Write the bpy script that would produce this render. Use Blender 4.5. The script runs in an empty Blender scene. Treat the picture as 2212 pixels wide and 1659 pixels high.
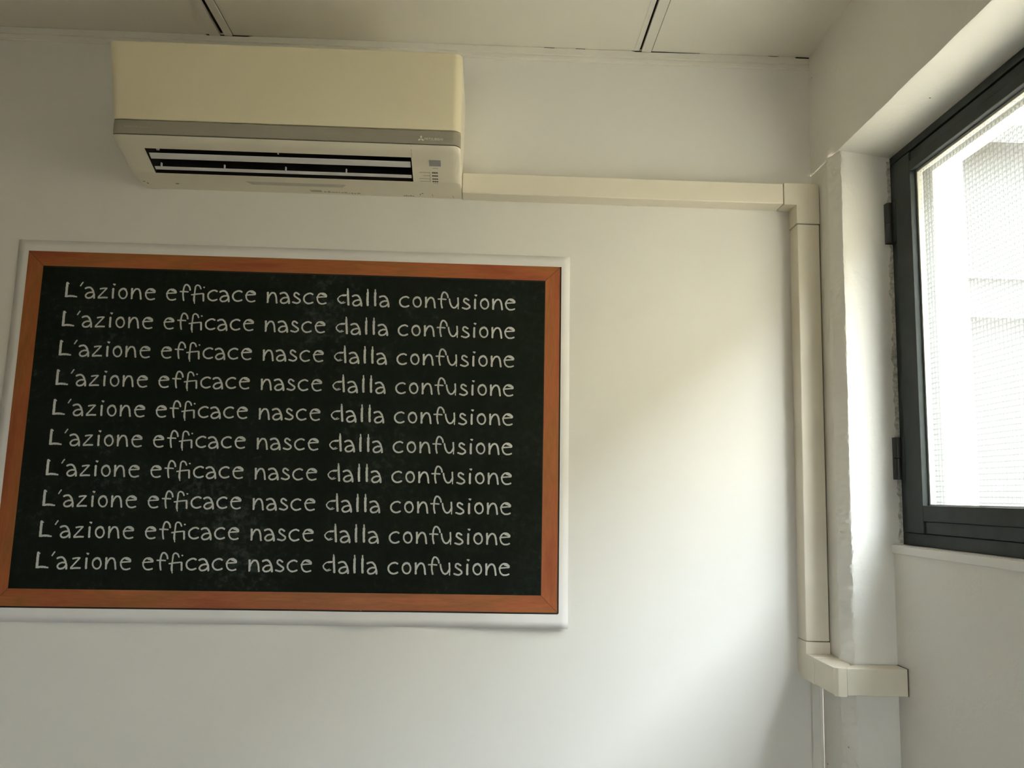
import bpy, bmesh, math, random
from mathutils import Vector, Matrix, noise

# ------------------------------------------------------------------ camera
# world: x = right (right wall face at x 0), y = away (back wall at y 0), z up
H0 = 1.60                                   # camera height above the floor
scene = bpy.context.scene
COL = scene.collection
yaw, pitch, roll = 0.02693, 0.13183, 0.02453
fwd = Vector((math.sin(yaw)*math.cos(pitch), math.cos(yaw)*math.cos(pitch), math.sin(pitch)))
rgt = Vector((math.cos(yaw), -math.sin(yaw), 0))
upv = rgt.cross(fwd)
r2 = rgt*math.cos(roll) + upv*math.sin(roll)
u2 = -rgt*math.sin(roll) + upv*math.cos(roll)
cam_d = bpy.data.cameras.new('camera')
cam_d.sensor_fit = 'HORIZONTAL'; cam_d.sensor_width = 36.0
cam_d.lens = 1801.76/2212*36.0
cam_d.clip_start = 0.02
cam = bpy.data.objects.new('camera', cam_d); COL.objects.link(cam)
m = Matrix((r2, u2, -fwd)).transposed().to_4x4()
m.translation = Vector((-0.81696, -2.05, H0))
cam.matrix_world = m
scene.camera = cam

# ------------------------------------------------------------------ light
scene.view_settings.view_transform = 'Standard'
scene.view_settings.look = 'None'
scene.view_settings.gamma = 1.0
scene.view_settings.use_curve_mapping = False
scene.view_settings.exposure = 0.0
scene.cycles.use_denoising = True
scene.cycles.max_bounces = 14
scene.cycles.diffuse_bounces = 8
scene.cycles.transparent_max_bounces = 12
scene.cycles.sample_clamp_indirect = 8.0
SKY = 123.0
world = bpy.data.worlds.new('overcast_sky'); scene.world = world
world.use_nodes = True
wn = world.node_tree.nodes; wl = world.node_tree.links
for n in list(wn): wn.remove(n)
wo = wn.new('ShaderNodeOutputWorld'); wb = wn.new('ShaderNodeBackground')
tc = wn.new('ShaderNodeTexCoord'); sp = wn.new('ShaderNodeSeparateXYZ')
mx = wn.new('ShaderNodeMath'); mx.operation = 'MAXIMUM'; mx.inputs[1].default_value = 0
ma = wn.new('ShaderNodeMath'); ma.operation = 'MULTIPLY_ADD'        # overcast: (1 + 2 sin h) / 3
ma.inputs[1].default_value = 0.667*SKY; ma.inputs[2].default_value = 0.333*SKY
wl.new(tc.outputs['Generated'], sp.inputs[0]); wl.new(sp.outputs['Z'], mx.inputs[0]); wl.new(mx.outputs[0], ma.inputs[0])
wl.new(ma.outputs[0], wb.inputs['Strength']); wb.inputs['Color'].default_value = (0.99, 1.0, 1.04, 1)
wl.new(wb.outputs[0], wo.inputs[0])

# room / window measures (z relative to the camera height, H0 is added in Z())
def Z(z): return z + H0
CEIL = 1.160
JY, WY1 = -0.1706, -1.25                   # niche from JY to WY1 along the right wall
WTOP, WBOT, LZ = 0.8184, -0.0900, 0.8357
PX = 0.100                                  # face of the wall under the window
RX0, RY0 = -3.7, -3.9                      # far walls of the room
por = bpy.data.lights.new('window_portal', 'AREA'); por.shape = 'RECTANGLE'
por.size = abs(WY1-JY); por.size_y = WTOP-WBOT
por.cycles.is_portal = True
po = bpy.data.objects.new('window_portal', por); COL.objects.link(po)
po.location = (0.31, (JY+WY1)/2, Z((WTOP+WBOT)/2))
po.rotation_euler = (math.radians(90), 0, math.radians(90))

pd = bpy.data.lights.new('rear_portal', 'AREA'); pd.shape = 'RECTANGLE'; pd.size = 1.25; pd.size_y = 0.65; pd.cycles.is_portal = True
pdo = bpy.data.objects.new('rear_portal', pd); COL.objects.link(pdo)
pdo.location = (-1.525, RY0-0.15, Z(-0.175)); pdo.rotation_euler = (math.radians(90), 0, math.radians(180))

# ------------------------------------------------------------------ materials
def new_mat(name):
    mt = bpy.data.materials.new(name); mt.use_nodes = True
    nt = mt.node_tree
    return mt, nt, nt.nodes['Principled BSDF'], nt.nodes, nt.links
def coords(N): return N.new('ShaderNodeTexCoord').outputs['Object']
def ramp(N, L, src, stops):
    r = N.new('ShaderNodeValToRGB')
    while len(r.color_ramp.elements) < len(stops): r.color_ramp.elements.new(0.5)
    for e, (p, c) in zip(r.color_ramp.elements, stops): e.position = p; e.color = (*c, 1)
    L.new(src, r.inputs[0]); return r.outputs[0]
def noise_tex(N, L, vec, scale, detail=4, rough=0.5, stretch=None):
    if stretch:
        mp = N.new('ShaderNodeMapping'); mp.inputs['Scale'].default_value = stretch
        L.new(vec, mp.inputs[0]); vec = mp.outputs[0]
    t = N.new('ShaderNodeTexNoise'); t.inputs['Scale'].default_value = scale
    t.inputs['Detail'].default_value = detail; t.inputs['Roughness'].default_value = rough
    L.new(vec, t.inputs['Vector']); return t.outputs['Fac']
def add_bump(N, L, b, src, strength, dist):
    bp = N.new('ShaderNodeBump'); bp.inputs['Strength'].default_value = strength; bp.inputs['Distance'].default_value = dist
    L.new(src, bp.inputs['Height']); L.new(bp.outputs[0], b.inputs['Normal'])
def mixc(N, L, fac, a, bcol):
    x = N.new('ShaderNodeMix'); x.data_type = 'RGBA'
    if isinstance(fac, float): x.inputs[0].default_value = fac
    else: L.new(fac, x.inputs[0])
    for i, v in ((6, a), (7, bcol)):
        if isinstance(v, tuple): x.inputs[i].default_value = (*v, 1)
        else: L.new(v, x.inputs[i])
    return x.outputs[2]
def plain(name, col, rough=0.5, spec=0.5, var=0.04, scale=30, bump=0.0, bscale=300, stretch=None, metal=0):
    mt, nt, b, N, L = new_mat(name)
    co = coords(N)
    n = noise_tex(N, L, co, scale, 4, 0.5, stretch)
    lo = tuple(c*(1-var) for c in col); hi = tuple(min(1, c*(1+var)) for c in col)
    L.new(ramp(N, L, n, [(0.3, lo), (0.7, hi)]), b.inputs['Base Color'])
    b.inputs['Roughness'].default_value = rough; b.inputs['Specular IOR Level'].default_value = spec
    b.inputs['Metallic'].default_value = metal
    if bump: add_bump(N, L, b, noise_tex(N, L, co, bscale, 3), bump, 0.001)
    return mt
def wall_mat(name, col, spot, rough, bump, bscale, spots=0.06, sscale=9.0):
    """painted wall: soft mottling, sparse small dark specks"""
    mt, nt, b, N, L = new_mat(name)
    co = coords(N)
    n = noise_tex(N, L, co, 2.2, 5, 0.55)
    base = ramp(N, L, n, [(0.3, tuple(c*0.975 for c in col)), (0.7, col)])
    v = N.new('ShaderNodeTexVoronoi'); v.inputs['Scale'].default_value = sscale; L.new(co, v.inputs['Vector'])
    s1 = N.new('ShaderNodeMath'); s1.operation = 'LESS_THAN'; s1.inputs[1].default_value = spots; L.new(v.outputs['Distance'], s1.inputs[0])
    sc_ = N.new('ShaderNodeSeparateColor'); L.new(v.outputs['Color'], sc_.inputs[0])
    s2 = N.new('ShaderNodeMath'); s2.operation = 'LESS_THAN'; s2.inputs[1].default_value = 0.22; L.new(sc_.outputs[0], s2.inputs[0])
    s3 = N.new('ShaderNodeMath'); s3.operation = 'MULTIPLY'; L.new(s1.outputs[0], s3.inputs[0]); L.new(s2.outputs[0], s3.inputs[1])
    L.new(mixc(N, L, s3.outputs[0], base, spot), b.inputs['Base Color'])
    b.inputs['Roughness'].default_value = rough; b.inputs['Specular IOR Level'].default_value = 0.35
    add_bump(N, L, b, noise_tex(N, L, co, bscale, 6, 0.6), bump, 0.002)
    return mt
M = {}
M['wall'] = wall_mat('painted_panel_wall', (0.80, 0.782, 0.75), (0.60, 0.58, 0.53), 0.42, 0.05, 60, 0.018, 7)
M['plaster'] = wall_mat('rough_white_plaster', (0.84, 0.825, 0.785), (0.20, 0.19, 0.17), 0.55, 0.6, 55, 0.035, 16)
M['ceiling'] = plain('ceiling_board', (0.80, 0.77, 0.705), 0.7, 0.2, 0.015, 4, 0.05, 200)
M['trimwhite'] = plain('white_trim', (0.76, 0.735, 0.68), 0.5, 0.4, 0.02, 10)
M['floor'] = plain('floor_tile', (0.21, 0.17, 0.12), 0.45, 0.5, 0.15, 6)
M['farwall'] = plain('room_wall_paint', (0.42, 0.37, 0.27), 0.6, 0.3, 0.02, 3)
M['shell'] = plain('cream_plastic', (0.745, 0.675, 0.485), 0.42, 0.45, 0.012, 3)
M['chin'] = plain('cream_plastic_lower', (0.76, 0.715, 0.60), 0.42, 0.45, 0.012, 3)
M['strip'] = plain('warm_grey_plastic', (0.285, 0.258, 0.21), 0.35, 0.5, 0.03, 40, stretch=(0.2, 1, 1))
M['vane'] = plain('pale_grey_plastic', (0.66, 0.66, 0.66), 0.4, 0.5, 0.01, 10)
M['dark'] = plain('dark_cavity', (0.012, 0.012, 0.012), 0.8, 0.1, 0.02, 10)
M['print_grey'] = plain('grey_print', (0.30, 0.28, 0.24), 0.5, 0.3, 0.25, 900)
M['print_dark'] = plain('dark_print', (0.07, 0.065, 0.05), 0.5, 0.3, 0.3, 900)
M['print_pale'] = plain('pale_print', (0.74, 0.71, 0.62), 0.5, 0.3, 0.05, 300)
M['print_faint'] = plain('faint_print', (0.40, 0.365, 0.295), 0.5, 0.3, 0.05, 300)
M['display'] = plain('grey_sensor_window', (0.30, 0.285, 0.29), 0.2, 0.5, 0.06, 300)
M['label_grey'] = plain('label_grey_print', (0.40, 0.375, 0.315), 0.6, 0.2, 0.1, 300)
M['grip'] = plain('grip_shade_plastic', (0.52, 0.49, 0.42), 0.6, 0.2, 0.02, 30)
M['duct'] = plain('ivory_duct_plastic', (0.77, 0.715, 0.605), 0.33, 0.5, 0.012, 6)
M['gap_black'] = plain('black_gap_shade', (0.022, 0.020, 0.016), 0.8, 0.1, 0.05, 20)  # near-black that stands in for shade inside open gaps
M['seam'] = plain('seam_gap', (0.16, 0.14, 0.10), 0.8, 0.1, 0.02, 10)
M['paper'] = plain('poster_paper', (0.80, 0.785, 0.785), 0.5, 0.2, 0.01, 5)
M['blackline'] = plain('printed_black_line', (0.012, 0.010, 0.009), 0.6, 0.2, 0.02, 30)
M['alu'] = plain('anthracite_metal', (0.035, 0.041, 0.041), 0.5, 0.12, 0.12, 25)
M['hinge'] = plain('black_hinge_metal', (0.012, 0.013, 0.012), 0.45, 0.5, 0.1, 60)
M['bead'] = plain('grey_glazing_gasket', (0.42, 0.42, 0.40), 0.5, 0.4, 0.1, 80)
M['sealant'] = plain('dirty_sealant', (0.50, 0.485, 0.445), 0.8, 0.2, 0.4, 120)
M['sill'] = plain('white_sill', (0.78, 0.765, 0.73), 0.35, 0.5, 0.015, 15)
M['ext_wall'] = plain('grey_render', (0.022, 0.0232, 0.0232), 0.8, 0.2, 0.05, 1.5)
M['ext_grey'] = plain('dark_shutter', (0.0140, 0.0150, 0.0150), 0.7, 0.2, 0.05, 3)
M['ext_ground'] = plain('warm_paving', (0.205, 0.18, 0.135), 0.8, 0.2, 0.1, 2)
M['ochre'] = plain('ochre_render', (0.52, 0.45, 0.325), 0.85, 0.2, 0.05, 1)
M['ext_leaf'] = plain('dry_leaf', (0.20, 0.17, 0.05), 0.8, 0.2, 0.2, 8)

def wood_mat(name, stretch):
    mt, nt, b, N, L = new_mat(name)
    co = coords(N)
    big = noise_tex(N, L, co, 3.2, 2, 0.5, stretch)
    fine = noise_tex(N, L, co, 30, 5, 0.6, stretch)
    c1 = ramp(N, L, big, [(0.30, (0.25, 0.056, 0.020)), (0.46, (0.32, 0.092, 0.028)), (0.56, (0.27, 0.095, 0.023)), (0.66, (0.37, 0.112, 0.037)), (0.8, (0.28, 0.072, 0.026))])
    c2 = ramp(N, L, fine, [(0.3, (0.80, 0.77, 0.74)), (0.7, (1, 1, 1))])
    x = N.new('ShaderNodeMix'); x.data_type = 'RGBA'; x.blend_type = 'MULTIPLY'; x.inputs[0].default_value = 1
    L.new(c1, x.inputs[6]); L.new(c2, x.inputs[7]); L.new(x.outputs[2], b.inputs['Base Color'])
    b.inputs['Roughness'].default_value = 0.5; b.inputs['Specular IOR Level'].default_value = 0.3
    return mt
M['wood_h'] = wood_mat('printed_wood_horizontal', (1, 1, 8))
M['wood_v'] = wood_mat('printed_wood_vertical', (8, 1, 1))

def board_mat():
    mt, nt, b, N, L = new_mat('printed_slate')
    co = coords(N)
    a = noise_tex(N, L, co, 3.0, 6, 0.65)
    f = noise_tex(N, L, co, 70, 4, 0.7)
    mu = N.new('ShaderNodeMath'); mu.operation = 'MULTIPLY'; L.new(a, mu.inputs[0]); L.new(f, mu.inputs[1])
    L.new(ramp(N, L, mu.outputs[0], [(0.20, (0.0100, 0.0120, 0.0092)), (0.30, (0.0135, 0.0165, 0.0135)), (0.37, (0.028, 0.034, 0.029)), (0.48, (0.055, 0.064, 0.056))]), b.inputs['Base Color'])
    b.inputs['Roughness'].default_value = 0.75; b.inputs['Specular IOR Level'].default_value = 0.02
    return mt
M['board'] = board_mat()
def chalk_mat():
    mt, nt, b, N, L = new_mat('printed_chalk')
    co = coords(N)
    f = noise_tex(N, L, co, 420, 5, 0.75)
    g = noise_tex(N, L, co, 60, 3, 0.5)
    ad = N.new('ShaderNodeMath'); ad.operation = 'ADD'; L.new(f, ad.inputs[0]); L.new(g, ad.inputs[1])
    L.new(ramp(N, L, ad.outputs[0], [(0.36, (0.10, 0.105, 0.10)), (0.47, (0.40, 0.41, 0.40)), (0.60, (0.56, 0.57, 0.56))]), b.inputs['Base Color'])
    b.inputs['Roughness'].default_value = 0.6; b.inputs['Specular IOR Level'].default_value = 0.18
    return mt
M['chalk'] = chalk_mat()

def glass_mat():
    """obscure glass pressed with a small square grid: clear with darker ridges, a little scattering"""
    mt = bpy.data.materials.new('square_pattern_glass'); mt.use_nodes = True
    nt = mt.node_tree; N = nt.nodes; L = nt.links
    for n in list(N): N.remove(n)
    out = N.new('ShaderNodeOutputMaterial')
    co = coords(N); s = N.new('ShaderNodeSeparateXYZ'); L.new(co, s.inputs[0])
    def ridge(src, pitch_, w):
        a = N.new('ShaderNodeMath'); a.operation = 'MULTIPLY'; a.inputs[1].default_value = 1/pitch_; L.new(src, a.inputs[0])
        f = N.new('ShaderNodeMath'); f.operation = 'PINGPONG'; f.inputs[1].default_value = 0.5; L.new(a.outputs[0], f.inputs[0])
        r = N.new('ShaderNodeMapRange'); r.inputs[1].default_value = 0.0; r.inputs[2].default_value = w; r.inputs[3].default_value = 1.0; r.inputs[4].default_value = 0.0
        L.new(f.outputs[0], r.inputs[0]); return r.outputs[0]
    a = ridge(s.outputs['Y'], 0.0120, 0.34); c = ridge(s.outputs['Z'], 0.0110, 0.22)
    mxx = N.new('ShaderNodeMath'); mxx.operation = 'MAXIMUM'; L.new(a, mxx.inputs[0]); L.new(c, mxx.inputs[1])
    tint = ramp(N, L, mxx.outputs[0], [(0.0, (0.94, 0.97, 0.96)), (1.0, (0.30, 0.325, 0.32))])
    tr = N.new('ShaderNodeBsdfTransparent'); L.new(tint, tr.inputs[0])
    tl = N.new('ShaderNodeBsdfTranslucent'); tl.inputs[0].default_value = (0.9, 0.93, 0.93, 1)
    gl = N.new('ShaderNodeBsdfGlossy'); gl.inputs['Roughness'].default_value = 0.15
    bp = N.new('ShaderNodeBump'); bp.inputs['Strength'].default_value = 0.5; bp.inputs['Distance'].default_value = 0.001
    L.new(mxx.outputs[0], bp.inputs['Height']); L.new(bp.outputs[0], gl.inputs['Normal'])
    m1 = N.new('ShaderNodeMixShader'); m1.inputs[0].default_value = 0.03; L.new(tr.outputs[0], m1.inputs[1]); L.new(tl.outputs[0], m1.inputs[2])
    lw = N.new('ShaderNodeLayerWeight'); lw.inputs['Blend'].default_value = 0.5       # Schlick: 0.04 + 0.96 (1 - cos)^5
    pw = N.new('ShaderNodeMath'); pw.operation = 'POWER'; pw.inputs[1].default_value = 5.0; L.new(lw.outputs['Facing'], pw.inputs[0])
    f2 = N.new('ShaderNodeMath'); f2.operation = 'MULTIPLY_ADD'; f2.inputs[1].default_value = 0.96; f2.inputs[2].default_value = 0.04; L.new(pw.outputs[0], f2.inputs[0])
    m2 = N.new('ShaderNodeMixShader'); L.new(f2.outputs[0], m2.inputs[0]); L.new(m1.outputs[0], m2.inputs[1]); L.new(gl.outputs[0], m2.inputs[2])
    L.new(m2.outputs[0], out.inputs[0])
    return mt
M['glass'] = glass_mat()

# ------------------------------------------------------------------ helpers
def link(name, me, mat, parent=None):
    o = bpy.data.objects.new(name, me); COL.objects.link(o)
    if mat is not None and not me.materials: me.materials.append(M[mat] if isinstance(mat, str) else mat)
    if parent: o.parent = parent
    return o
def mesh(name, verts, faces, mat, parent=None, smooth=False):
    me = bpy.data.meshes.new(name); me.from_pydata([tuple(v) for v in verts], [], faces)
    bm = bmesh.new(); bm.from_mesh(me); bmesh.ops.recalc_face_normals(bm, faces=bm.faces); bm.to_mesh(me); bm.free()
    if smooth:
        for p in me.polygons: p.use_smooth = True
    me.update()
    return link(name, me, mat, parent)
def empty(name, loc):
    o = bpy.data.objects.new(name, None); COL.objects.link(o); o.location = loc; o.empty_display_size = 0.05
    return o
def tag(o, label=None, cat=None, group=None, kind=None):
    if label: o['label'] = label
    if cat: o['category'] = cat
    if group: o['group'] = group
    if kind: o['kind'] = kind
    return o
def bm_box(bm, x0, x1, y0, y1, z0, z1):
    vs = [bm.verts.new((x, y, z)) for x in (x0, x1) for y in (y0, y1) for z in (z0, z1)]
    for f in ((0, 1, 3, 2), (4, 6, 7, 5), (0, 4, 5, 1), (2, 3, 7, 6), (0, 2, 6, 4), (1, 5, 7, 3)): bm.faces.new([vs[i] for i in f])
    return vs
def boxes(name, lst, mat, parent=None, bevel=0.0, seg=2):
    """one mesh of boxes (world x, world y, z relative to camera height)"""
    bm = bmesh.new()
    for (x0, x1, y0, y1, z0, z1) in lst: bm_box(bm, min(x0, x1), max(x0, x1), min(y0, y1), max(y0, y1), Z(min(z0, z1)), Z(max(z0, z1)))
    if bevel: bmesh.ops.bevel(bm, geom=bm.edges[:], offset=bevel, segments=seg, affect='EDGES', profile=0.5)
    bmesh.ops.recalc_face_normals(bm, faces=bm.faces)
    me = bpy.data.meshes.new(name); bm.to_mesh(me); bm.free()
    return link(name, me, mat, parent)
def prism(name, poly, axis, a0, a1, mat, parent=None, bevel=0.0, seg=2):
    """extrude a polygon; axis 'x': poly in (y,z), 'y': poly in (x,z), 'z': poly in (x,y); z relative"""
    bm = bmesh.new()
    def P(p, a):
        if axis == 'x': return (a, p[0], Z(p[1]))
        if axis == 'y': return (p[0], a, Z(p[1]))
        return (p[0], p[1], Z(a))
    A = [bm.verts.new(P(p, a0)) for p in poly]; B = [bm.verts.new(P(p, a1)) for p in poly]
    n = len(poly)
    bm.faces.new(A); bm.faces.new(B[::-1])
    for i in range(n): bm.faces.new((A[i], B[i], B[(i+1) % n], A[(i+1) % n]))
    bmesh.ops.recalc_face_normals(bm, faces=bm.faces)
    if bevel: bmesh.ops.bevel(bm, geom=bm.edges[:], offset=bevel, segments=seg, affect='EDGES', profile=0.5)
    me = bpy.data.meshes.new(name); bm.to_mesh(me); bm.free()
    return link(name, me, mat, parent)
def catmull(pts, n):
    out = []
    P = [Vector(p) for p in pts]
    P = [P[0]*2-P[1]] + P + [P[-1]*2-P[-2]]
    for i in range(1, len(P)-2):
        for k in range(n):
            t = k/n; a, b, c, d = P[i-1], P[i], P[i+1], P[i+2]
            out.append(0.5*((2*b) + (c-a)*t + (2*a-5*b+4*c-d)*t*t + (3*b-a-3*c+d)*t**3))
    out.append(P[-2]); return out
def rest_on(parent, *objs):
    """keep children where they were built although their thing's Empty sits elsewhere"""
    for o in objs: o.parent = parent; o.matrix_parent_inverse = Matrix.Translation(-parent.location)
def settle(root):
    inv = Matrix.Translation(-root.location)
    for o in list(root.children): o.matrix_parent_inverse = inv

# ------------------------------------------------------------------ setting: walls, floor, ceiling
T = 0.14
# back wall: gently uneven sheet with a soft vertical joint below the poster
def wall_back():
    nx, nz = 220, 130
    x0, x1, z0, z1 = RX0, 0.002, -H0, CEIL+0.02
    vs, fs = [], []
    for j in range(nz+1):
        for i in range(nx+1):
            x = x0+(x1-x0)*i/nx; z = z0+(z1-z0)*j/nz
            d = 0.0011*noise.noise(Vector((x*2.2, 3.1, z*1.6))) + 0.0004*noise.noise(Vector((x*14, 9.1, z*4)))
            d -= 0.0010*math.exp(-((x+1.213+0.004*math.sin(z*9))/0.010)**2)*(1 if z < -0.35 else 0)
            vs.append((x, d, Z(z)))
    for j in range(nz):
        for i in range(nx):
            a = j*(nx+1)+i; fs.append((a, a+1, a+nx+2, a+nx+1))
    b = len(vs)
    vs += [(x0, T, Z(z0)), (x1, T, Z(z0)), (x1, T, Z(z1)), (x0, T, Z(z1))]
    fs.append((b, b+3, b+2, b+1))
    o = mesh('wall_back', vs, fs, 'wall', smooth=True)
    tag(o, kind='structure'); return o
wall_back()
tag(boxes('floor', [(RX0-T, 0.3, RY0-T, T, -H0-0.1, -H0)], 'floor'), kind='structure')
tag(boxes('wall_left', [(RX0-T, RX0, RY0, 0, -H0, CEIL+0.05)], 'farwall'), kind='structure')
DX0, DX1, DZ0, DZ1 = -2.15, -0.90, -0.50, 0.15     # small unseen window, added behind the camera to brighten the room
tag(boxes('wall_front', [(RX0-T, DX0, RY0-T, RY0, -H0, CEIL+0.05), (DX1, 0.3, RY0-T, RY0, -H0, CEIL+0.05), (DX0, DX1, RY0-T, RY0, DZ1, CEIL+0.05), (DX0, DX1, RY0-T, RY0, -H0, DZ0)], 'farwall'), kind='structure')
w2 = empty('window_rear_added', ((DX0+DX1)/2, RY0-0.07, Z(DZ0))); tag(w2, kind='structure')
for bx in ((DX0+0.001, DX0+0.04, DZ0+0.001, DZ1-0.001), (DX1-0.04, DX1-0.001, DZ0+0.001, DZ1-0.001)): boxes('frame_stile', [(bx[0], bx[1], RY0-0.10, RY0-0.05, bx[2], bx[3])], 'alu', w2, 0.002)
for (a, c) in ((DZ0+0.001, DZ0+0.04), (DZ1-0.04, DZ1-0.001)): boxes('frame_rail', [(DX0+0.0405, DX1-0.0405, RY0-0.10, RY0-0.05, a, c)], 'alu', w2, 0.002)
boxes('glass_pane', [(DX0+0.0405, DX1-0.0405, RY0-0.077, RY0-0.073, DZ0+0.0405, DZ1-0.0405)], 'glass', w2)
settle(w2)

# right wall: pier by the corner with a rough rounded arris, lintel, thin wall under the window, wall beyond
def wall_right():
    vs, fs = [], []
    plan = [(0, 0.0), (0, -0.03), (0, -0.06), (0, -0.085), (0, -0.104), (-0.0030, -0.112), (-0.0062, -0.1165), (-0.0066, -0.1195), (-0.0048, -0.127), (-0.0026, -0.137), (-0.0004, -0.147),
            (0.0018, -0.157), (0.0040, -0.1660), (0.0062, -0.1695), (0.011, -0.1706), (0.022, -0.1706), (0.042, -0.1706), (0.07, -0.1706), (0.09, -0.1706), (0.11, -0.1706), (0.30, -0.1706)]
    nz = 620; z0, z1 = -H0, LZ
    nP = len(plan)
    for j in range(nz+1):
        z = z0+(z1-z0)*j/nz
        for k, (x, y) in enumerate(plan):
            edge = math.exp(-((k-9.5)/4.0)**2)
            low = 0.6 + (1.0 if z < -0.02 else 0) + 1.2*math.exp(-((z-0.80)/0.03)**2)
            a = 0.0050*edge*low
            dx = a*0.7*noise.noise(Vector((5.2, y*70, z*42))) + a*0.55*noise.noise(Vector((3.1, y*170, z*110))) + 0.003*edge*noise.noise(Vector((1.7, y*8, z*4.5)))
            dy = 0.8*a*noise.noise(Vector((8.8, x*60+y*30, z*34))) + 0.3*a*noise.noise(Vector((6.8, x*90, z*120)))
            if k >= 19:                       # crumbly paint where the jamb meets the window frame
                dy = -0.0025*abs(noise.noise(Vector((2.2, 1.1, z*45)))) if k == 19 else 0
            dx2 = dx if 0 < k < nP-1 else 0
            vs.append((x+dx2, y+(dy if k > 0 else 0), Z(z)))
    for j in range(nz):
        for k in range(nP-1):
            a = j*nP+k; fs.append((a, a+1, a+nP+1, a+nP))
    b = len(vs); vs += [(0.30, 0.0, Z(z0)), (0.30, JY, Z(z0)), (0.30, JY, Z(z1)), (0.30, 0.0, Z(z1))]; fs.append((b, b+1, b+2, b+3))
    def done(name, vs, fs):
        o = mesh(name, vs, fs, 'plaster', smooth=True); o.data.set_sharp_from_angle(angle=math.radians(38))
        return tag(o, kind='structure')
    done('wall_right', vs, fs)
    # wall under the window, and the wall past the niche
    tag(boxes('wall_niche', [(PX, 0.30, WY1, JY, -H0, WBOT)], 'plaster'), kind='structure')
    tag(boxes('wall_side', [(0, 0.30, RY0, WY1, -H0, LZ)], 'plaster'), kind='structure')
    # upper wall: face, sloping soffit with a slightly wavy arris
    vs, fs = [], []; n = 170
    for i in range(n+1):
        y = RY0*i/n
        wv = 0.0022*noise.noise(Vector((4.4, y*9, 0))) + 0.0014*noise.noise(Vector((4.4, y*30, 3)))
        for x, z in ((0.0, CEIL+0.05), (0.0, LZ+0.05), (0.0, LZ+0.006+wv), (0.0015, LZ+0.001+wv), (0.006, LZ-0.001+wv*0.6), (0.06, LZ-0.008), (0.125, WTOP), (0.30, WTOP), (0.30, CEIL+0.05)):
            vs.append((x, y, Z(z)))
    for i in range(n):
        for k in range(8):
            a = i*9+k; fs.append((a, a+1, a+10, a+9))
    done('wall_upper', vs, fs)
wall_right()

# ceiling: backing slab, boards, joint strips
ceil = boxes('ceiling', [(RX0-T, 0.3, RY0-T, T, CEIL+0.03, CEIL+0.10)], 'ceiling'); tag(ceil, kind='structure')
slots = [-2.640, -1.5315, -0.4475]
edges = [RX0] + slots + [0.0]
for i in range(len(edges)-1):
    a = edges[i] + (0.010 if i else 0); b = edges[i+1] - (0.010 if i < len(edges)-2 else 0)
    boxes('ceiling_panel', [(a, b, RY0, 0, CEIL, CEIL+0.012)], 'ceiling', ceil)
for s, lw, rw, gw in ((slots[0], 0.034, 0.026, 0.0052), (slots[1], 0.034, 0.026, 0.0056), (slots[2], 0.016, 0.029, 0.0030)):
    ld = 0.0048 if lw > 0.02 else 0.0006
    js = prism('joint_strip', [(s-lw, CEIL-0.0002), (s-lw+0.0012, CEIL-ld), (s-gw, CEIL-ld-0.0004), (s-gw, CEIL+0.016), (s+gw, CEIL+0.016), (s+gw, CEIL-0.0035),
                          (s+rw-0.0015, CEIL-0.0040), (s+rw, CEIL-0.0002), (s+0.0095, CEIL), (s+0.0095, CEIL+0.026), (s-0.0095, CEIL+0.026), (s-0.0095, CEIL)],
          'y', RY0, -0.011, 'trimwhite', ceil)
    boxes('joint_shade', [(s-gw+0.0003, s+gw-0.0003, RY0+0.001, -0.012, CEIL+0.003, CEIL+0.0155)], 'gap_black', js)  # black filler paints the shade inside the open slot
    boxes('joint_shade', [(s+rw, s+rw+0.0014, RY0+0.001, -0.012, CEIL-0.0006, CEIL-0.0001)], 'seam', js)  # thin dark strip drawn for the groove's shade

# cornice strip along the back wall, its top edge leaving an uneven gap under the boards
def cornice():
    vs, fs = [], []
    prof = [(0.0, -0.0335), (-0.0030, -0.0330), (-0.0040, -0.0300), (-0.0058, -0.0290), (-0.0062, -0.0225), (-0.0050, -0.0215), (-0.0050, -0.0185), (-0.0085, -0.0175), (-0.0092, 0.0), (0.0, 0.0)]
    n = 330
    for i in range(n+1):
        x = RX0 - RX0*i/n
        gap = 0.0011 + 0.0006*noise.noise(Vector((x*6, 0, 0)))
        if -0.47 < x < -0.29: gap = 0.0034 - 0.0018*max(0, (x+0.42)/0.13)
        if x > -0.035: gap = 0.0040
        if -0.11 < x < -0.08: gap = 0.0020
        if -1.58 < x < -1.46: gap = 0.0035
        if -0.70 < x < -0.67 or -0.62 < x < -0.59: gap = 0.0018
        for (y, z) in prof: vs.append((x, y, Z(CEIL + z - (gap if z > -0.001 else 0))))
    k = len(prof)
    for i in range(n):
        for j in range(k-1):
            a = i*k+j; fs.append((a, a+1, a+k+1, a+k))
    fs.append(tuple(range(k))); fs.append(tuple(n*k+j for j in range(k)))
    o = tag(mesh('trim_1', vs, fs, 'trimwhite'), kind='structure')
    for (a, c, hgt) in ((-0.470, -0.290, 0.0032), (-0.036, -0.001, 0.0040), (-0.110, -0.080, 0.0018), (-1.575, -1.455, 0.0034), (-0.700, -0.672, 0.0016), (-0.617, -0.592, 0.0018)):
        boxes('gap_shade', [(a, c, -0.0086, -0.0010, CEIL-hgt, CEIL-0.0001)], 'gap_black', o)  # dark strips paint the shade in the wider gaps above the cornice
    return o
cornice()
tag(boxes('trim_2', [(-0.030, -0.010, -0.009, 0, -H0, -0.408)], 'trimwhite', bevel=0.002), kind='structure')

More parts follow.
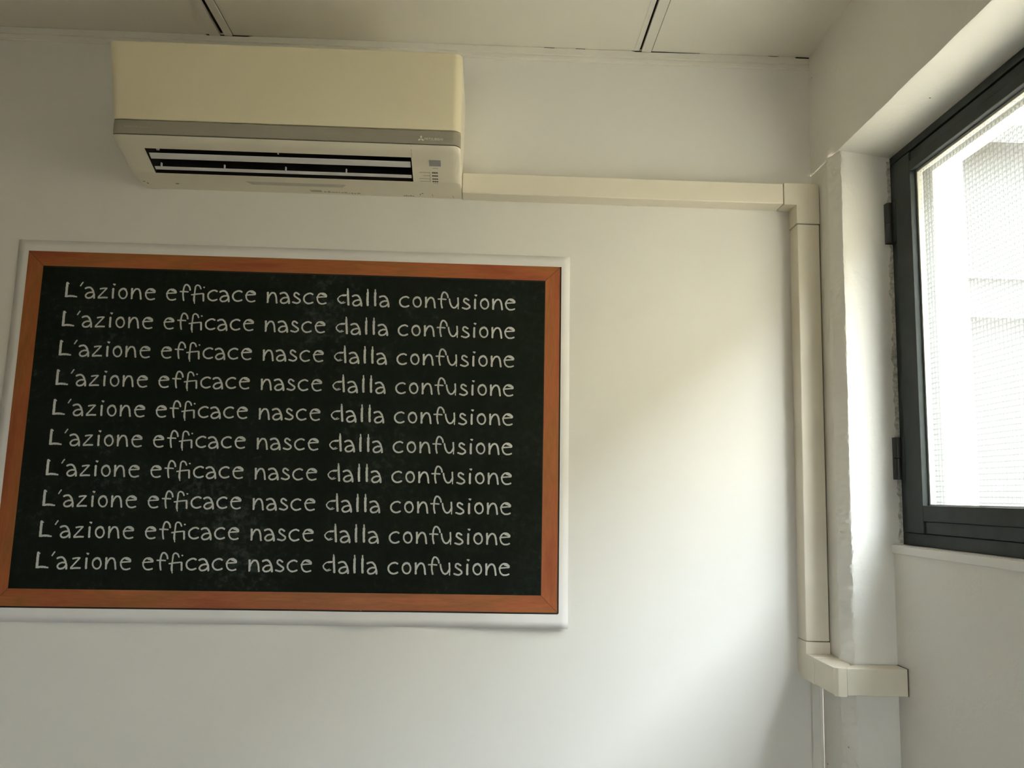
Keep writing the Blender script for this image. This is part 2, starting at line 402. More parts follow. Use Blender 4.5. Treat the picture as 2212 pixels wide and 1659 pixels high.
# ------------------------------------------------------------------ window
win = empty('window_1', (0.12, (JY+WY1)/2, Z(WBOT))); tag(win, kind='structure')
FX, SX = 0.1225, 0.1150          # faces of the fixed frame and of the sash
y0, y1 = JY-0.0005, WY1+0.0005
boxes('frame_rail', [(FX, 0.175, y1, y0, WTOP-0.020, WTOP-0.001), (0.150, 0.1745, y1, y0, WTOP-0.040, WTOP-0.020)], 'alu', win, 0.001)
boxes('frame_rail', [(FX, 0.175, y1, y0, WBOT+0.001, WBOT+0.0275), (0.150, 0.1745, y1, y0, WBOT+0.0275, WBOT+0.040)], 'alu', win, 0.001)
boxes('frame_stile', [(FX, 0.175, y0, y0-0.027, WBOT+0.0278, WTOP-0.0203), (0.150, 0.1745, y0-0.0272, y0-0.046, WBOT+0.0403, WTOP-0.0403)], 'alu', win, 0.001)
boxes('frame_stile', [(FX, 0.175, y1, y1+0.044, WBOT+0.041, WTOP-0.041)], 'alu', win, 0.0015)
def sash(ya, yb):
    """ya > yb ; ya is the hinge side"""
    zo0, zo1 = WBOT+0.029, WTOP-0.028        # outer edge of the sash
    zi0, zi1 = -0.0020, 0.7465               # sight line of the glass
    yi0, yi1 = ya-0.069, yb+0.069
    s = boxes('sash', [(SX, 0.168, ya, ya-0.0685, zo0, zo1), (SX, 0.168, yb, yb+0.0685, zo0, zo1),
                       (SX, 0.168, ya-0.0685, yb+0.0685, zo0+0.026, zi0), (SX+0.004, 0.168, ya-0.0685, yb+0.0685, zo0, zo0+0.0255),
                       (SX, 0.168, ya-0.0685, yb+0.0685, zi1, zo1-0.022), (SX+0.004, 0.168, ya-0.0685, yb+0.0685, zo1-0.0215, zo1)], 'alu', win, 0.0012)
    bd = 0.006
    for bx in ((SX+0.014, SX+0.026, yi0, yi0-bd, zi0, zi1), (SX+0.014, SX+0.026, yi1, yi1+bd, zi0, zi1), (SX+0.014, SX+0.026, yi0-bd, yi1+bd, zi0, zi0+bd*0.5), (SX+0.014, SX+0.026, yi0-bd, yi1+bd, zi1-bd, zi1)):
        boxes('glazing_bead', [bx], 'bead', s)
    boxes('glass_pane', [(SX+0.020, SX+0.024, yi0-0.001, yi1+0.001, zi0+0.001, zi1-0.001)], 'glass', s)
    return s
sash(y0-0.0365, y1+0.0365)
def hinge(z0, z1):
    bm = bmesh.new()
    bm_box(bm, 0.116, FX, y0-0.034, y0-0.002, Z(z0), Z(z1))
    xc, yc, r = 0.1125, y0-0.0105, 0.0085
    for (a, b) in ((z0, z0+(z1-z0)*0.49), (z0+(z1-z0)*0.51, z1)):
        bmesh.ops.create_cone(bm, cap_ends=True, segments=20, radius1=r, radius2=r, depth=b-a, matrix=Matrix.Translation((xc, yc, Z((a+b)/2))))
    bm_box(bm, 0.104, 0.121, y0-0.0105, y0-0.002, Z(z0), Z(z1))
    bmesh.ops.recalc_face_normals(bm, faces=bm.faces)
    me = bpy.data.meshes.new('hinge'); bm.to_mesh(me); bm.free(); link('hinge', me, 'hinge', win)
hinge(0.605, 0.702); hinge(0.055, 0.150)
def sealant():
    vs, fs = [], []; n = 420
    for i in range(n+1):
        z = WBOT+0.003+(WTOP-WBOT-0.012)*i/n
        e1 = 0.1135+0.0055*noise.noise(Vector((z*40, 1.3, 0)))+0.003*noise.noise(Vector((z*130, 4.3, 0)))
        for (x, y) in ((e1, JY-0.0004), (e1+0.001, JY-0.0014), (0.1224, JY-0.0026), (0.1224, JY-0.0002)): vs.append((x, y, Z(z)))
    for i in range(n):
        for k in range(4): a = i*4+k; c = i*4+(k+1) % 4; fs.append((a, c, c+4, a+4))
    mesh('sealant_bead', vs, fs, 'sealant', win)
sealant()
boxes('sill', [(0.0940, 0.135, WY1+0.003, JY-0.003, WBOT-0.0195, WBOT-0.001)], 'sill', win, 0.0015)
settle(win)

# ------------------------------------------------------------------ poster with printed chalkboard
PC = dict(paper=[(-1.9955, 0.5998), (-0.6228, 0.5999), (-0.6145, -0.3142), (-2.0040, -0.3245)],
          wood=[(-1.9705, 0.5720), (-0.6457, 0.5731), (-0.6388, -0.2790), (-1.9775, -0.2905)],
          slate=[(-1.9316, 0.5341), (-0.6844, 0.5353), (-0.6803, -0.2381), (-1.9379, -0.2478)])
def lift(x, z):
    """how far the sheet stands off the wall: nearly flat, corner and a stretch of the lower edge curl out"""
    d = 0.0030
    d += 0.007*math.exp(-((x+0.70)/0.16)**2)*math.exp(-((z+0.315)/0.05)**2)
    d += 0.008*math.exp(-((x+1.12)/0.075)**2)*math.exp(-((z+0.32)/0.05)**2)
    d += 0.0012*math.sin(x*5.0+1)*math.sin(z*4.0)
    d += 0.001*math.exp(-((z-0.60)/0.05)**2)*(0.5+0.5*math.sin(x*7))
    return max(d, 0.0022)
def bil(q, u, v):
    (ax, az), (bx, bz), (cx, cz), (dx, dz) = q
    return ((ax*(1-u)+bx*u)*(1-v) + (dx*(1-u)+cx*u)*v, (az*(1-u)+bz*u)*(1-v) + (dz*(1-u)+cz*u)*v)
def sheet(name, q, off, mat, parent, nu, nv, thick=0.0):
    vs, fs = [], []
    for j in range(nv+1):
        for i in range(nu+1):
            x, z = bil(q, i/nu, j/nv); vs.append((x, -lift(x, z)-off, Z(z)))
    for j in range(nv):
        for i in range(nu):
            a = j*(nu+1)+i; fs.append((a, a+nu+1, a+nu+2, a+1))
    if thick:
        n0 = len(vs)
        vs += [(x, y+thick, z) for (x, y, z) in vs[:n0]]
        fs += [tuple(n0+k for k in reversed(f)) for f in fs[:]]
        ring = [i for i in range(nu+1)] + [j*(nu+1)+nu for j in range(1, nv+1)] + [nv*(nu+1)+i for i in range(nu-1, -1, -1)] + [j*(nu+1) for j in range(nv-1, 0, -1)]
        for a, b in zip(ring, ring[1:]+ring[:1]): fs.append((a, b, n0+b, n0+a))
    o = mesh(name, vs, fs, mat, parent, smooth=False)
    for p in o.data.polygons: p.use_smooth = abs(p.normal.y) > 0.5
    return o
poster = empty('poster', (-1.31, 0, Z(-0.32)))
tag(poster, 'white-bordered wall poster of a wood-framed blackboard with ten chalk lines', 'poster')
sheet('paper_sheet', PC['paper'], 0.0, 'paper', poster, 80, 54, 0.0006)
W4, S4 = PC['wood'], PC['slate']
g = 0.0004
rails = [('printed_rail', [W4[0], W4[1], S4[1], S4[0]], 'wood_h', 60, 3), ('printed_rail', [S4[3], S4[2], W4[2], W4[3]], 'wood_h', 60, 3),
         ('printed_rail', [W4[0], S4[0], S4[3], W4[3]], 'wood_v', 3, 40), ('printed_rail', [S4[1], W4[1], W4[2], S4[2]], 'wood_v', 3, 40)]
for nm, q, mt, nu, nv in rails: sheet(nm, q, 0.0002, mt, poster, nu, nv)
slate = sheet('printed_slate', S4, 0.0002, 'board', poster, 70, 46)
# printed dark lines: outer right and lower edge, mitres, inner upper edge
def pline(p, q, w, name, mat):
    d = Vector((q[0]-p[0], q[1]-p[1])); d.normalize(); nn = Vector((-d.y, d.x))*w/2
    a, b = Vector(p), Vector(q)
    n = max(2, int((b-a).length/0.03))
    sheet(name, [tuple(a+nn), tuple(b+nn), tuple(b-nn), tuple(a-nn)], 0.00035, mat, poster, n, 1)
pline(W4[1], W4[2], 0.0035, 'printed_edge_line', 'blackline')
pline(W4[2], W4[3], 0.0035, 'printed_edge_line', 'blackline')
pline((S4[0][0], S4[0][1]-0.001), (S4[1][0], S4[1][1]-0.001), 0.004, 'printed_edge_line', 'blackline')
pline((S4[1][0]-0.0005, S4[1][1]), (S4[2][0]-0.0005, S4[2][1]), 0.0022, 'printed_edge_line', 'blackline')
M['mitre'] = plain('printed_mitre', (0.13, 0.045, 0.016), 0.6, 0.2, 0.05, 60)
for k in range(4): pline(S4[k], W4[k], 0.0014, 'printed_mitre_line', 'mitre')

# stroke centre lines of the chalk lettering, millimetres: (stroke width, points); then each letter's place on the line
GLYPHS = {
    'L': [(6.4, [(1.6, 37.0), (1.3, 26.2), (1.4, 13.8), (1.8, 2.1)]), (3.2, [(2.1, 37.6), (5.6, 34.1)]), (5.4, [(-0.2, 2.4), (7.7, 3.2), (15.6, 3.5), (21.2, 3.1)]), (4.0, [(19.7, 3.1), (27.5, 1.9)])],
    "'": [(3.4, [(2.8, 4.9), (-0.1, 0.2), (-2.8, -4.5)])],
    'a': [(4.8, [(-2.1, 24.8), (3.5, 27.2), (9.5, 27.4), (14.8, 23.4), (18.7, 15.5), (20.8, 7.3), (21.4, 0.7)]), (4.4, [(17.2, 15.5), (9.9, 15.2), (3.6, 12.3), (0.1, 6.6), (3.4, 1.8), (9.9, 1.2), (16.0, 4.1), (19.1, 8.6)])],
    'z': [(4.0, [(2.7, 22.5), (10.6, 24.4), (19.2, 24.7)]), (3.8, [(17.9, 23.8), (8.9, 12.7), (-0.1, 1.7)]), (4.3, [(-0.6, 0.0), (9.9, 1.0), (21.6, 1.3)])],
    'i': [(5.4, [(-0.5, 24.6), (-0.4, 13.5), (-0.1, 0.4)]), (3.5, [(-1.2, 35.4), (3.6, 35.2)]), (2.9, [(1.1, 33.6), (2.5, 33.0)])],
    'o': [(4.0, [(-6.5, 9.8), (-4.1, 11.6), (-1.3, 12.4), (1.5, 12.0), (4.3, 10.6), (6.6, 8.2), (8.4, 5.1), (9.4, 1.5), (9.6, -2.2), (8.9, -5.7), (7.4, -8.7), (5.3, -11.0), (2.6, -12.2), (-0.2, -12.4), (-3.0, -11.4), (-5.6, -9.5), (-7.7, -6.7), (-9.1, -3.3), (-9.6, 0.4), (-9.4, 4.0), (-8.2, 7.3), (-6.4, 9.9), (-4.0, 11.7)]), (5.4, [(-8.2, 6.9), (-3.9, 10.9), (1.4, 12.2), (6.3, 9.4)])],
    'n': [(5.1, [(-0.9, 26.0), (-0.4, 13.5), (0.0, 0.4)]), (4.6, [(0.1, 10.1), (3.2, 17.8), (8.0, 24.2), (13.3, 25.3), (17.5, 22.1), (20.3, 14.2), (21.5, 5.9), (22.6, -0.3)])],
    'e': [(3.5, [(-1.4, 17.0), (9.9, 18.3), (21.8, 19.1)]), (4.0, [(22.1, 19.1), (21.8, 22.8), (17.2, 27.0), (11.1, 27.9), (5.2, 25.7), (1.4, 20.8), (0.1, 13.8), (2.2, 7.0), (7.2, 2.0), (14.6, 0.9), (22.5, 3.3)]), (4.0, [(10.9, 25.7), (17.5, 23.4), (20.6, 21.0)])],
    'f': [(4.3, [(14.0, 26.7), (12.2, 33.6), (8.0, 39.0), (3.0, 40.3), (-0.7, 36.0), (-2.4, 27.6), (-2.9, 16.5), (-2.0, 8.2), (0.0, 0.0)]), (3.6, [(-10.8, 22.4), (-0.4, 22.7), (9.3, 22.2)])],
    'fi': [(3.8, [(14.2, 31.2), (10.6, 38.1), (5.1, 40.4), (0.9, 37.5), (-0.3, 27.7), (-1.0, 15.2)]), (4.8, [(-1.0, 15.2), (-1.1, 5.5), (-0.3, -0.7)]), (2.4, [(-0.4, 0.0), (0.9, -6.1)]), (3.5, [(-8.2, 15.6), (3.4, 17.6), (20.7, 19.5)]), (4.6, [(21.0, 19.2), (21.6, 10.4), (22.3, 0.7)]), (3.8, [(20.6, 35.9), (22.5, 35.1)])],
    'c': [(4.4, [(21.6, 23.8), (15.3, 26.2), (8.1, 24.6), (1.7, 19.4), (-0.3, 12.4), (2.4, 5.0), (9.1, 0.8), (15.8, 0.8), (22.6, 3.5)])],
    's': [(4.4, [(16.0, 19.6), (8.8, 23.8), (4.2, 21.4), (4.5, 15.6), (11.6, 10.5), (18.2, 5.5), (17.5, 0.6), (10.3, -2.5), (0.4, -0.1)])],
    'd': [(5.4, [(-2.6, 36.7), (-1.7, 22.8), (-0.5, 10.4), (0.5, 0.7)]), (3.5, [(-3.2, 42.3), (-2.6, 36.0)]), (2.7, [(-5.4, 26.3), (-14.8, 25.5), (-22.7, 21.3), (-26.7, 15.7)]), (3.2, [(-6.6, 24.4), (-15.4, 23.8)]), (3.5, [(-26.8, 16.5), (-25.2, 11.0), (-20.6, 7.0)]), (1.7, [(-22.1, 9.0), (-16.5, 6.4), (-11.3, 9.3)]), (2.1, [(-23.4, 7.6), (-17.1, 4.0), (-7.8, 6.7)])],
    'l': [(5.9, [(-1.3, 34.0), (-1.2, 19.4), (-0.7, 9.7), (0.2, 1.1)]), (3.5, [(-1.7, 42.0), (-1.0, 33.3)])],
    'u': [(4.3, [(-22.6, 24.8), (-20.8, 15.1), (-16.5, 6.0), (-10.8, 2.2), (-5.3, 5.1), (-1.5, 12.4)]), (4.3, [(-1.4, 28.1), (-0.7, 17.3), (-0.2, 6.8)]), (2.7, [(-0.3, 8.3), (0.1, -0.4)])],
}
LETTERS = [('L', 0.0, 0.0), ("'", 36.8, 34.3), ('a', 48.6, -1.0), ('z', 80.3, 1.1), ('i', 115.4, 1.1), ('o', 139.5, 13.8), ('n', 161.6, 1.2), ('e', 195.1, -0.1), ('e', 247.0, 0.4), ('f', 289.5, 0.8), ('fi', 315.6, 0.2), ('c', 348.5, 2.4), ('a', 379.0, 0.3), ('c', 409.7, 2.9), ('e', 442.2, 1.9), ('n', 496.3, 1.6), ('a', 528.0, 0.4), ('s', 557.3, 5.0), ('c', 585.4, 2.2), ('e', 618.3, 1.7), ('d', 695.9, 1.1), ('a', 707.2, -0.5), ('l', 744.1, 1.2), ('l', 762.8, 1.2), ('a', 774.8, -0.7), ('c', 823.7, 1.1), ('o', 866.6, 14.7), ('n', 889.0, 1.5), ('f', 929.3, 1.5), ('u', 969.4, 0.5), ('s', 979.4, 3.7), ('i', 1011.5, 1.7), ('o', 1035.0, 15.3), ('n', 1057.0, 2.1), ('e', 1088.2, 1.5)]

WORDS = [LETTERS[a:c] for a, c in ((0, 8), (8, 15), (15, 20), (20, 25), (25, 35))]
def chalk_word(letters, seed):
    """ribbons for one word of lettering: (x, z, layer) in metres from the line's start, faces"""
    rnd = random.Random(seed); vs, fs = [], []; layer = 0
    for (gname, ox, oz) in letters:
        for (w, pts) in GLYPHS[gname]:
            layer += 1
            V2 = [Vector((p[0]+ox, p[1]+oz)) for p in pts]
            P = catmull(V2, 6) if len(pts) > 2 else [V2[0].lerp(V2[1], t/5) for t in range(6)]
            b0 = len(vs)
            Q = [P[0]-(P[1]-P[0]).normalized()*w*0.28] + P + [P[-1]+(P[-1]-P[-2]).normalized()*w*0.28]
            for i, p in enumerate(Q):
                t = (Q[min(i+1, len(Q)-1)]-Q[max(i-1, 0)]).normalized(); nn = Vector((-t.y, t.x))
                ww = w*0.5*(0.45 if i in (0, len(Q)-1) else 0.92)
                a = ww*(1+rnd.uniform(-0.16, 0.16)); c = ww*(1+rnd.uniform(-0.16, 0.16))
                for s in (p+nn*a, p-nn*c): vs.append((s.x/1000, s.y/1000, (layer % 5)*0.00003))
            for i in range(len(Q)-1):
                a = b0+2*i; fs.append((a, a+1, a+3, a+2))
    return vs, fs
WM = [chalk_word(w, 3+k) for k, w in enumerate(WORDS)]
for r in range(10):
    x0 = -1.8705-0.0007*r; z0 = 0.4565-0.07294*r
    for (LV, LF) in WM:
        vs = []
        for (x, z, l) in LV:
            X = x0+x*(1+0.0008*r); Zz = z0+z+x*0.00054*r    # the sheet hangs very slightly out of square
            vs.append((X, -lift(X, Zz)-0.00045-l, Z(Zz)))
        me = bpy.data.meshes.new('chalk_word'); me.from_pydata(vs, [], LF); me.update()
        link('chalk_word', me, 'chalk', slate)
settle(poster)

# ------------------------------------------------------------------ air conditioner
XL, XR = -1.6925, -0.9000
ac = empty('air_conditioner', ((XL+XR)/2, 0, Z(0.7424)))
tag(ac, 'cream split air conditioner with grey band and open louvres, mounted under the ceiling', 'air conditioner')
def inset(x, r=0.020):
    if x > (XL+XR)/2: t, d = 1-(XR-x)/r, r
    else: t, d = 1-(x-XL)/r, 0.006           # the end away from the window is tighter
    t = min(max(t, 0.0), 1.0)
    return d*(1-math.sqrt(max(0.0, 1-t*t)))
def stations(extra=()):
    s = set()
    for k in range(9):
        t = 0.020*(1-math.cos(math.pi/2*k/8)); s.add(round(XL+t, 5)); s.add(round(XR-t, 5))
    for k in range(1, 12): s.add(round(XL+0.02+(XR-XL-0.04)*k/12, 5))
    for e in extra: s.add(round(e, 5))
    return sorted(s)
def shell(name, prof, mat, xs, skip=None, parent=ac, closed=True, solid=True):
    """sweep a side profile (y, z) along x; ends tuck back in plan; skip(i_profile, x_mid) leaves a hole"""
    vs, fs = [], []
    k = len(prof)
    for x in xs:
        for (y, z) in prof: vs.append((x, y+inset(x)*min(1, max(0, -y-0.012)/0.06), Z(z)))
    for i in range(len(xs)-1):
        xm = (xs[i]+xs[i+1])/2
        for j in range(k if closed else k-1):
            if skip and skip(j, xm): continue
            a, b = i*k+j, i*k+(j+1) % k
            fs.append((a, b, b+k, a+k))
    if solid: fs.append(tuple(range(k))); fs.append(tuple((len(xs)-1)*k+j for j in range(k)))
    o = mesh(name, vs, fs, mat, parent)
    for p in o.data.polygons: p.use_smooth = True
    o.data.set_sharp_from_angle(angle=math.radians(30))
    return o
CH = [(-0.2148, 0.7918), (-0.2085, 0.7862), (-0.1980, 0.7813), (-0.1830, 0.7778), (-0.1673, 0.7735), (-0.1500, 0.7656), (-0.1338, 0.7576), (-0.1190, 0.7508), (-0.1055, 0.7460), (-0.0800, 0.7433), (-0.0510, 0.7426), (-0.0250, 0.7430), (-0.0015, 0.7438)]
OY0, OY1 = -0.1775, -0.1040                 # outlet along the chin
OX0, OX1 = -1.6330, -1.0155
def chin_at(y):
    for (a, b) in zip(CH, CH[1:]):
        if a[0] <= y <= b[0]:
            t = (y-a[0])/(b[0]-a[0]); z = a[1]+(b[1]-a[1])*t
            n = Vector((0, (b[1]-a[1]), -(b[0]-a[0]))).normalized()    # outward: down / forward
            if n.z > 0: n = -n
            return z, n
    return CH[-1][1], Vector((0, 0, -1))
ys = sorted(set([c[0] for c in CH] + [OY0, OY1]))
chin = [(y, chin_at(y)[0]) for y in ys]
i0 = [i for i, c in enumerate(chin) if abs(c[0]-OY0) < 1e-6][0]; i1 = [i for i, c in enumerate(chin) if abs(c[0]-OY1) < 1e-6][0]
bodyp = chin + [(-0.0015, 0.9930), (-0.2520, 0.9930), (-0.2590, 0.9880), (-0.2080, 0.8260), (-0.2075, 0.7935), (-0.2130, 0.7932)]
body = shell('body', bodyp, 'chin', stations((OX0, OX1)), lambda j, xm: i0 <= j < i1 and OX0 < xm < OX1)
# front panel and grey band, each a slab standing proud with shadow gaps between
shell('front_panel', [(-0.2160, 0.8292), (-0.2673+0.0016, 0.9850), (-0.2660, 0.9900), (-0.2610, 0.9935), (-0.2500, 0.9940), (-0.2500, 0.9925), (-0.2592, 0.9890), (-0.2088, 0.8292)], 'shell', stations())
band = shell('trim_band', [(-0.2157, 0.7945), (-0.2166, 0.8010), (-0.2170, 0.8110), (-0.2164, 0.8215), (-0.2155, 0.8262), (-0.2085, 0.8262), (-0.2080, 0.7945)], 'strip', stations())
# outlet duct: dark walls leading up and back
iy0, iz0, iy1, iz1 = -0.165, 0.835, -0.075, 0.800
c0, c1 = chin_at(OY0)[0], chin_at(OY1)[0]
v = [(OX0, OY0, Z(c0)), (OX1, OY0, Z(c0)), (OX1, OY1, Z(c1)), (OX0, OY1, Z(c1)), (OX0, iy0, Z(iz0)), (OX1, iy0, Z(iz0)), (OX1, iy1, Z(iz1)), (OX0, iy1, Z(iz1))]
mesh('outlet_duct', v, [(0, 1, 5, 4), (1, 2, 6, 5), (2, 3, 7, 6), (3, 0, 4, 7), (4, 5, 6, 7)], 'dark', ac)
def vane(ya, za, yb, zb, t):
    d = Vector((0, yb-ya, zb-za)).normalized(); nn = Vector((0, -d.z, d.y))
    if nn.z < 0: nn = -nn
    A, B = Vector((0, ya, za)), Vector((0, yb, zb))
    ring = [A, A.lerp(B, 0.5)-nn*0.0008, B, B+d*0.001+nn*t*0.5, B+nn*t, A.lerp(B, 0.5)+nn*t*1.2, A+nn*t, A-d*0.001+nn*t*0.5]
    vs = []; xa, xb = OX0+0.004, OX1-0.0035
    for x in (xa, xb):
        for p in ring: vs.append((x, p.y, Z(p.z)))
    k = len(ring); fs = [(j, (j+1) % k, k+(j+1) % k, k+j) for j in range(k)] + [tuple(range(k)), tuple(k+j for j in range(k))]
    return mesh('louvre', vs, fs, 'vane', ac)
v1 = vane(-0.1600, 0.7717, -0.1450, 0.7648, 0.0022)
v2 = vane(-0.1225, 0.7540, -0.1140, 0.7507, 0.0016)
for px in (-1.612, -1.463, -1.318, -1.174):
    boxes('louvre_pin', [(px-0.0012, px+0.0012, -0.1290, -0.1230, 0.7545, 0.7625)], 'vane', v2)
boxes('louvre_pin', [(-1.610, -1.604, -0.1690, -0.1640, 0.7775, 0.7830)], 'vane', v1)
boxes('louvre_pin', [(-1.329, -1.3265, -0.1690, -0.1640, 0.7775, 0.7830)], 'vane', v1)

def patch(name, x0, x1, ya, yb, mat, off=0.0003, slant=0.0, parent=body):
    """thin print or insert following the underside between depths ya and yb"""
    vs, fs = [], []; n = 4
    for i in range(n+1):
        y = ya+(yb-ya)*i/n; z, nn = chin_at(y); p = Vector((0, y, z))+nn*off
        k = slant*i/n
        vs += [(x0+k, p.y, Z(p.z)), (x1-k, p.y, Z(p.z))]
    for i in range(n): a = 2*i; fs.append((a, a+1, a+3, a+2))
    return mesh(name, vs, fs, mat, parent)
patch('seam_line', -1.0142, -1.0128, -0.2130, -0.1775, 'grip')
patch('sensor_window', -0.9745, -0.9470, -0.1715, -0.1530, 'display', 0.0006)
patch('printed_mark', -0.9675, -0.9540, -0.1480, -0.1455, 'grip')
for k, y in enumerate((-0.1345, -0.1255, -0.1160, -0.1075)):
    for q in range(3): patch('printed_mark', -0.9690+0.0048*q, -0.9690+0.0048*q+0.0042, y-0.0020, y+0.0020, 'print_dark')
    patch('printed_mark', -0.9995+0.006*((k*2) % 3)*0.8-0.006*(k == 2), -0.9735, y-0.0008, y+0.0006, 'print_grey')
patch('printed_mark', -0.9745, -0.9735, -0.1365, -0.1060, 'print_grey')
for q in range(3): patch('printed_mark', -0.9665+0.0042*q, -0.9665+0.0042*q+0.0018, -0.1005, -0.0975, 'print_dark')
patch('grip_recess_shade', -1.4280, -1.1820, -0.0750, -0.0560, 'grip', 0.0003, 0.012)  # flat patch; the recess's shade is put into its darker colour
patch('printed_label', -1.2800, -1.2510, -0.0330, -0.0170, 'label_grey')
rnd = random.Random(5)
xx = -1.247
while xx < -1.160:
    w = rnd.uniform(0.003, 0.009); hh = rnd.uniform(0.003, 0.006)
    patch('printed_label', xx, xx+w, -0.0260+rnd.uniform(-0.003, 0.002)+0.006*(xx+1.247)/0.09, -0.0260+hh+0.004+0.006*(xx+1.247)/0.09, 'label_grey'); xx += w+rnd.uniform(0.001, 0.003)
for q in range(5): patch('printed_label', -1.0480+0.0055*q, -1.0480+0.0055*q+0.0042, -0.0150-0.003*(q % 2), -0.0080, 'print_grey')
for (x, y, a, b) in ((-1.6765, -0.0420, 0.0030, 0.009), (-1.6810, -0.0530, 0.0050, 0.0035), (-1.6030, -0.0450, 0.0085, 0.0055), (-1.0050, -0.0250, 0.0016, 0.012), (-0.9990, -0.0330, 0.0050, 0.004), (-0.9745, -0.0250, 0.0012, 0.010), (-0.9745, -0.0130, 0.0022, 0.003), (-0.9230, -0.0200, 0.0016, 0.004), (-0.9215, -0.0100, 0.0022, 0.004)):
    patch('clip_slot', x-a/2, x+a/2, y-b/2, min(y+b/2, -0.002), 'print_dark')
# lettering on the band: three-diamond emblem and maker's name to the right, a faint worn line to the left
def text_mesh(name, s, width, xc, zc, y, mat, parent):
    cu = bpy.data.curves.new(name, 'FONT'); cu.body = s; cu.size = 1.0; cu.resolution_u = 2
    to = bpy.data.objects.new(name, cu); COL.objects.link(to)
    dg = bpy.context.evaluated_depsgraph_get(); me = bpy.data.meshes.new_from_object(to.evaluated_get(dg))
    bpy.data.objects.remove(to); bpy.data.curves.remove(cu)
    xs = [q.co.x for q in me.vertices]; zs = [q.co.y for q in me.vertices]
    k = width/(max(xs)-min(xs)); cx, cz = (max(xs)+min(xs))/2, (max(zs)+min(zs))/2
    for q in me.vertices: q.co = (xc+(q.co.x-cx)*k, y, Z(zc+(q.co.y-cz)*k))
    me.materials.clear(); me.name = name
    return link(name, me, mat, parent)
text_mesh('maker_name', 'MITSUBISHI', 0.0415, -0.9615, 0.8055, -0.2178, 'print_pale', band)
vs, fs = [], []
cx, cz, L_ = -0.9905, 0.8062, 0.0050
for k in range(3):
    a = math.pi/2 + k*2*math.pi/3
    b = len(vs)
    for (rr, aa) in ((0, 0), (L_, a-math.pi/6), (L_*1.732, a), (L_, a+math.pi/6)): vs.append((cx+rr*math.cos(aa), -0.2178, Z(cz-0.0008+rr*math.sin(aa))))
    fs.append((b, b+1, b+2, b+3))
mesh('maker_emblem', vs, fs, 'print_pale', band)
rnd = random.Random(11); vs, fs = [], []; xx = -1.6660
while xx < -1.6030:
    w = rnd.uniform(0.0018, 0.0040); h = rnd.uniform(0.0025, 0.0045)*(1 if xx < -1.64 else 0.6); b = len(vs)
    for (dx, dz) in ((0, 0), (w*0.6, 0), (w, h), (w*0.4, h)): vs.append((xx+dx, -0.2178, Z(0.8085+dz)))
    fs.append((b, b+1, b+2, b+3)); xx += w+rnd.uniform(0.0008, 0.0022)
mesh('worn_lettering', vs, fs, 'print_faint', band)
settle(ac)

# ------------------------------------------------------------------ cable trunking from the air conditioner round the pier
tr = empty('cable_trunking', (-0.03, 0, Z(-0.41)))
tag(tr, 'ivory plastic cable trunking running from the air conditioner to the corner, down and round it', 'trunking')
D1 = -0.055
bv = 0.0022
hz0, hz1 = 0.7400, 0.7930
boxes('duct_run', [(XR+0.001, -0.0925, D1, -0.0018, hz0, hz1)], 'duct', tr, bv)
vx0, vx1 = -0.0590, -0.0035
boxes('duct_run', [(vx0, vx1, D1, -0.0018, -0.3235, 0.6885)], 'duct', tr, bv)
e = 0.0016
prism('flat_elbow', [(-0.0915, hz0-e), (vx0-e, hz0-e), (vx0-e, 0.690), (vx1+0.0012, 0.690), (vx1+0.0012, hz1+e-0.006), (vx1-0.005, hz1+e), (-0.0915, hz1+e)], 'y', D1-e, -0.0016, 'duct', tr, 0.0016)
lz0, lz1 = -0.4100, -0.3520
prism('inner_elbow', [(-0.0016, -0.3250), (D1-e, -0.3250), (D1-e, lz1-0.001), (D1-0.006, lz1+0.0012), (-0.1030, lz1+0.0012), (-0.1030, lz0-0.001), (-0.022, lz0-0.001), (-0.0016, lz0+0.010)], 'x', vx0-e, vx1+0.0012, 'duct', tr, 0.0014)
ox = -0.0600; oy = -0.2215
prism('duct_run', [(ox, -0.1042), (vx1-0.001, -0.1042), (vx1-0.001, -0.160), (-0.012, -0.186), (-0.0345, oy+0.004), (-0.052, oy+0.0035), (ox, -0.2120)], 'z', lz0+0.0005, lz1, 'duct', tr, 0.0014)
pts = [(ox-0.0006, -0.2125), (ox+0.0065, -0.2195), (ox+0.018, oy-0.0012), (ox+0.024, oy-0.0012), (ox+0.024, oy+0.010), (ox+0.010, oy+0.012)]
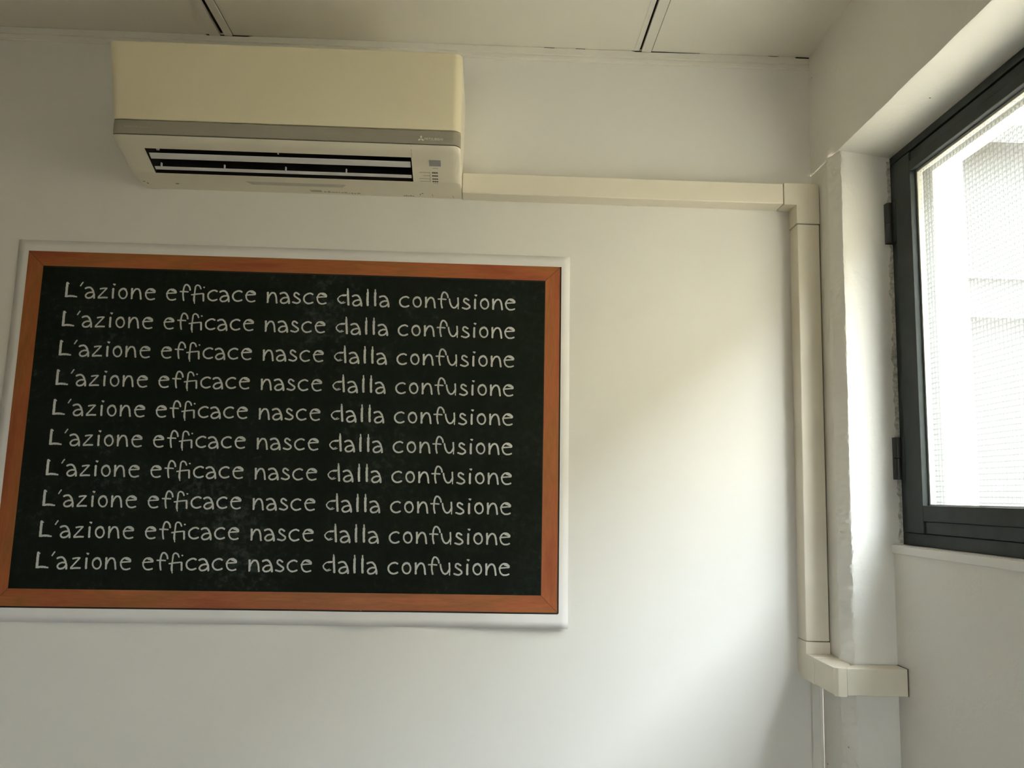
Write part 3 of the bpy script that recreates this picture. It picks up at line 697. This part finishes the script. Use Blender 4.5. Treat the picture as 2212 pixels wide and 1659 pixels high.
prism('corner_cover', pts, 'z', lz0-0.0006, lz1+0.0008, 'duct', tr, 0.0008)
prism('duct_run', [(ox+0.0248, oy), (0.020, oy-0.0020), (0.060, oy-0.0015), (0.0970, oy+0.0015), (0.0970, JY-0.004), (0.0050, JY-0.004), (ox+0.030, JY-0.030)], 'z', lz0+0.0020, lz1+0.0006, 'duct', tr, 0.0014)
prism('end_gap', [(0.0972, oy+0.0008), (0.0988, oy+0.0008), (0.0988, JY-0.0035), (0.0972, JY-0.0035)], 'z', lz0+0.0015, lz1+0.0010, 'seam', tr)  # dark strip drawn for the dark gap between duct end and wall
boxes('gap_shade', [(vx1+0.0002, -0.0006, -0.0500, -0.0040, lz1+0.004, 0.7860)], 'seam', tr)  # dark strip paints the shade between the duct and the pier
settle(tr)

# ------------------------------------------------------------------ outside, seen blurred through the patterned glass
tag(boxes('ground', [(-40, 60, -40, 60, -H0-0.4, -H0-0.2)], 'ext_ground'), kind='structure')
nb = empty('neighbouring_building', (7.0, 4.2, Z(-H0-0.2)))
tag(nb, 'grey building with dark shutters dimly visible through the patterned window glass', 'building')
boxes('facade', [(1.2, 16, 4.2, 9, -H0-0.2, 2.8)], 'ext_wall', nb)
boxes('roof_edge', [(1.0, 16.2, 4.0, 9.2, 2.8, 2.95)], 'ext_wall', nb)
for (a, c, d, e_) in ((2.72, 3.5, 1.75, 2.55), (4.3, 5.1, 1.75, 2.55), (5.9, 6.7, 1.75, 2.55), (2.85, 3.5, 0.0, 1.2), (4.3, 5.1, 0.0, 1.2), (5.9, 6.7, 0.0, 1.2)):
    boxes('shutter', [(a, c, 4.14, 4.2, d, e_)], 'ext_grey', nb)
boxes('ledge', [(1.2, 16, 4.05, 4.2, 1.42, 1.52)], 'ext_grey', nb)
settle(nb)
# invented rendered house front across the street, outside the photo's view: it shades the low sky
tag(boxes('wall_opposite_added', [(5.5, 9, -26, 1.5, -H0-0.2, 4.7), (5.3, 9.2, -26.2, 1.7, 4.7, 4.85)], 'ochre'), kind='structure')
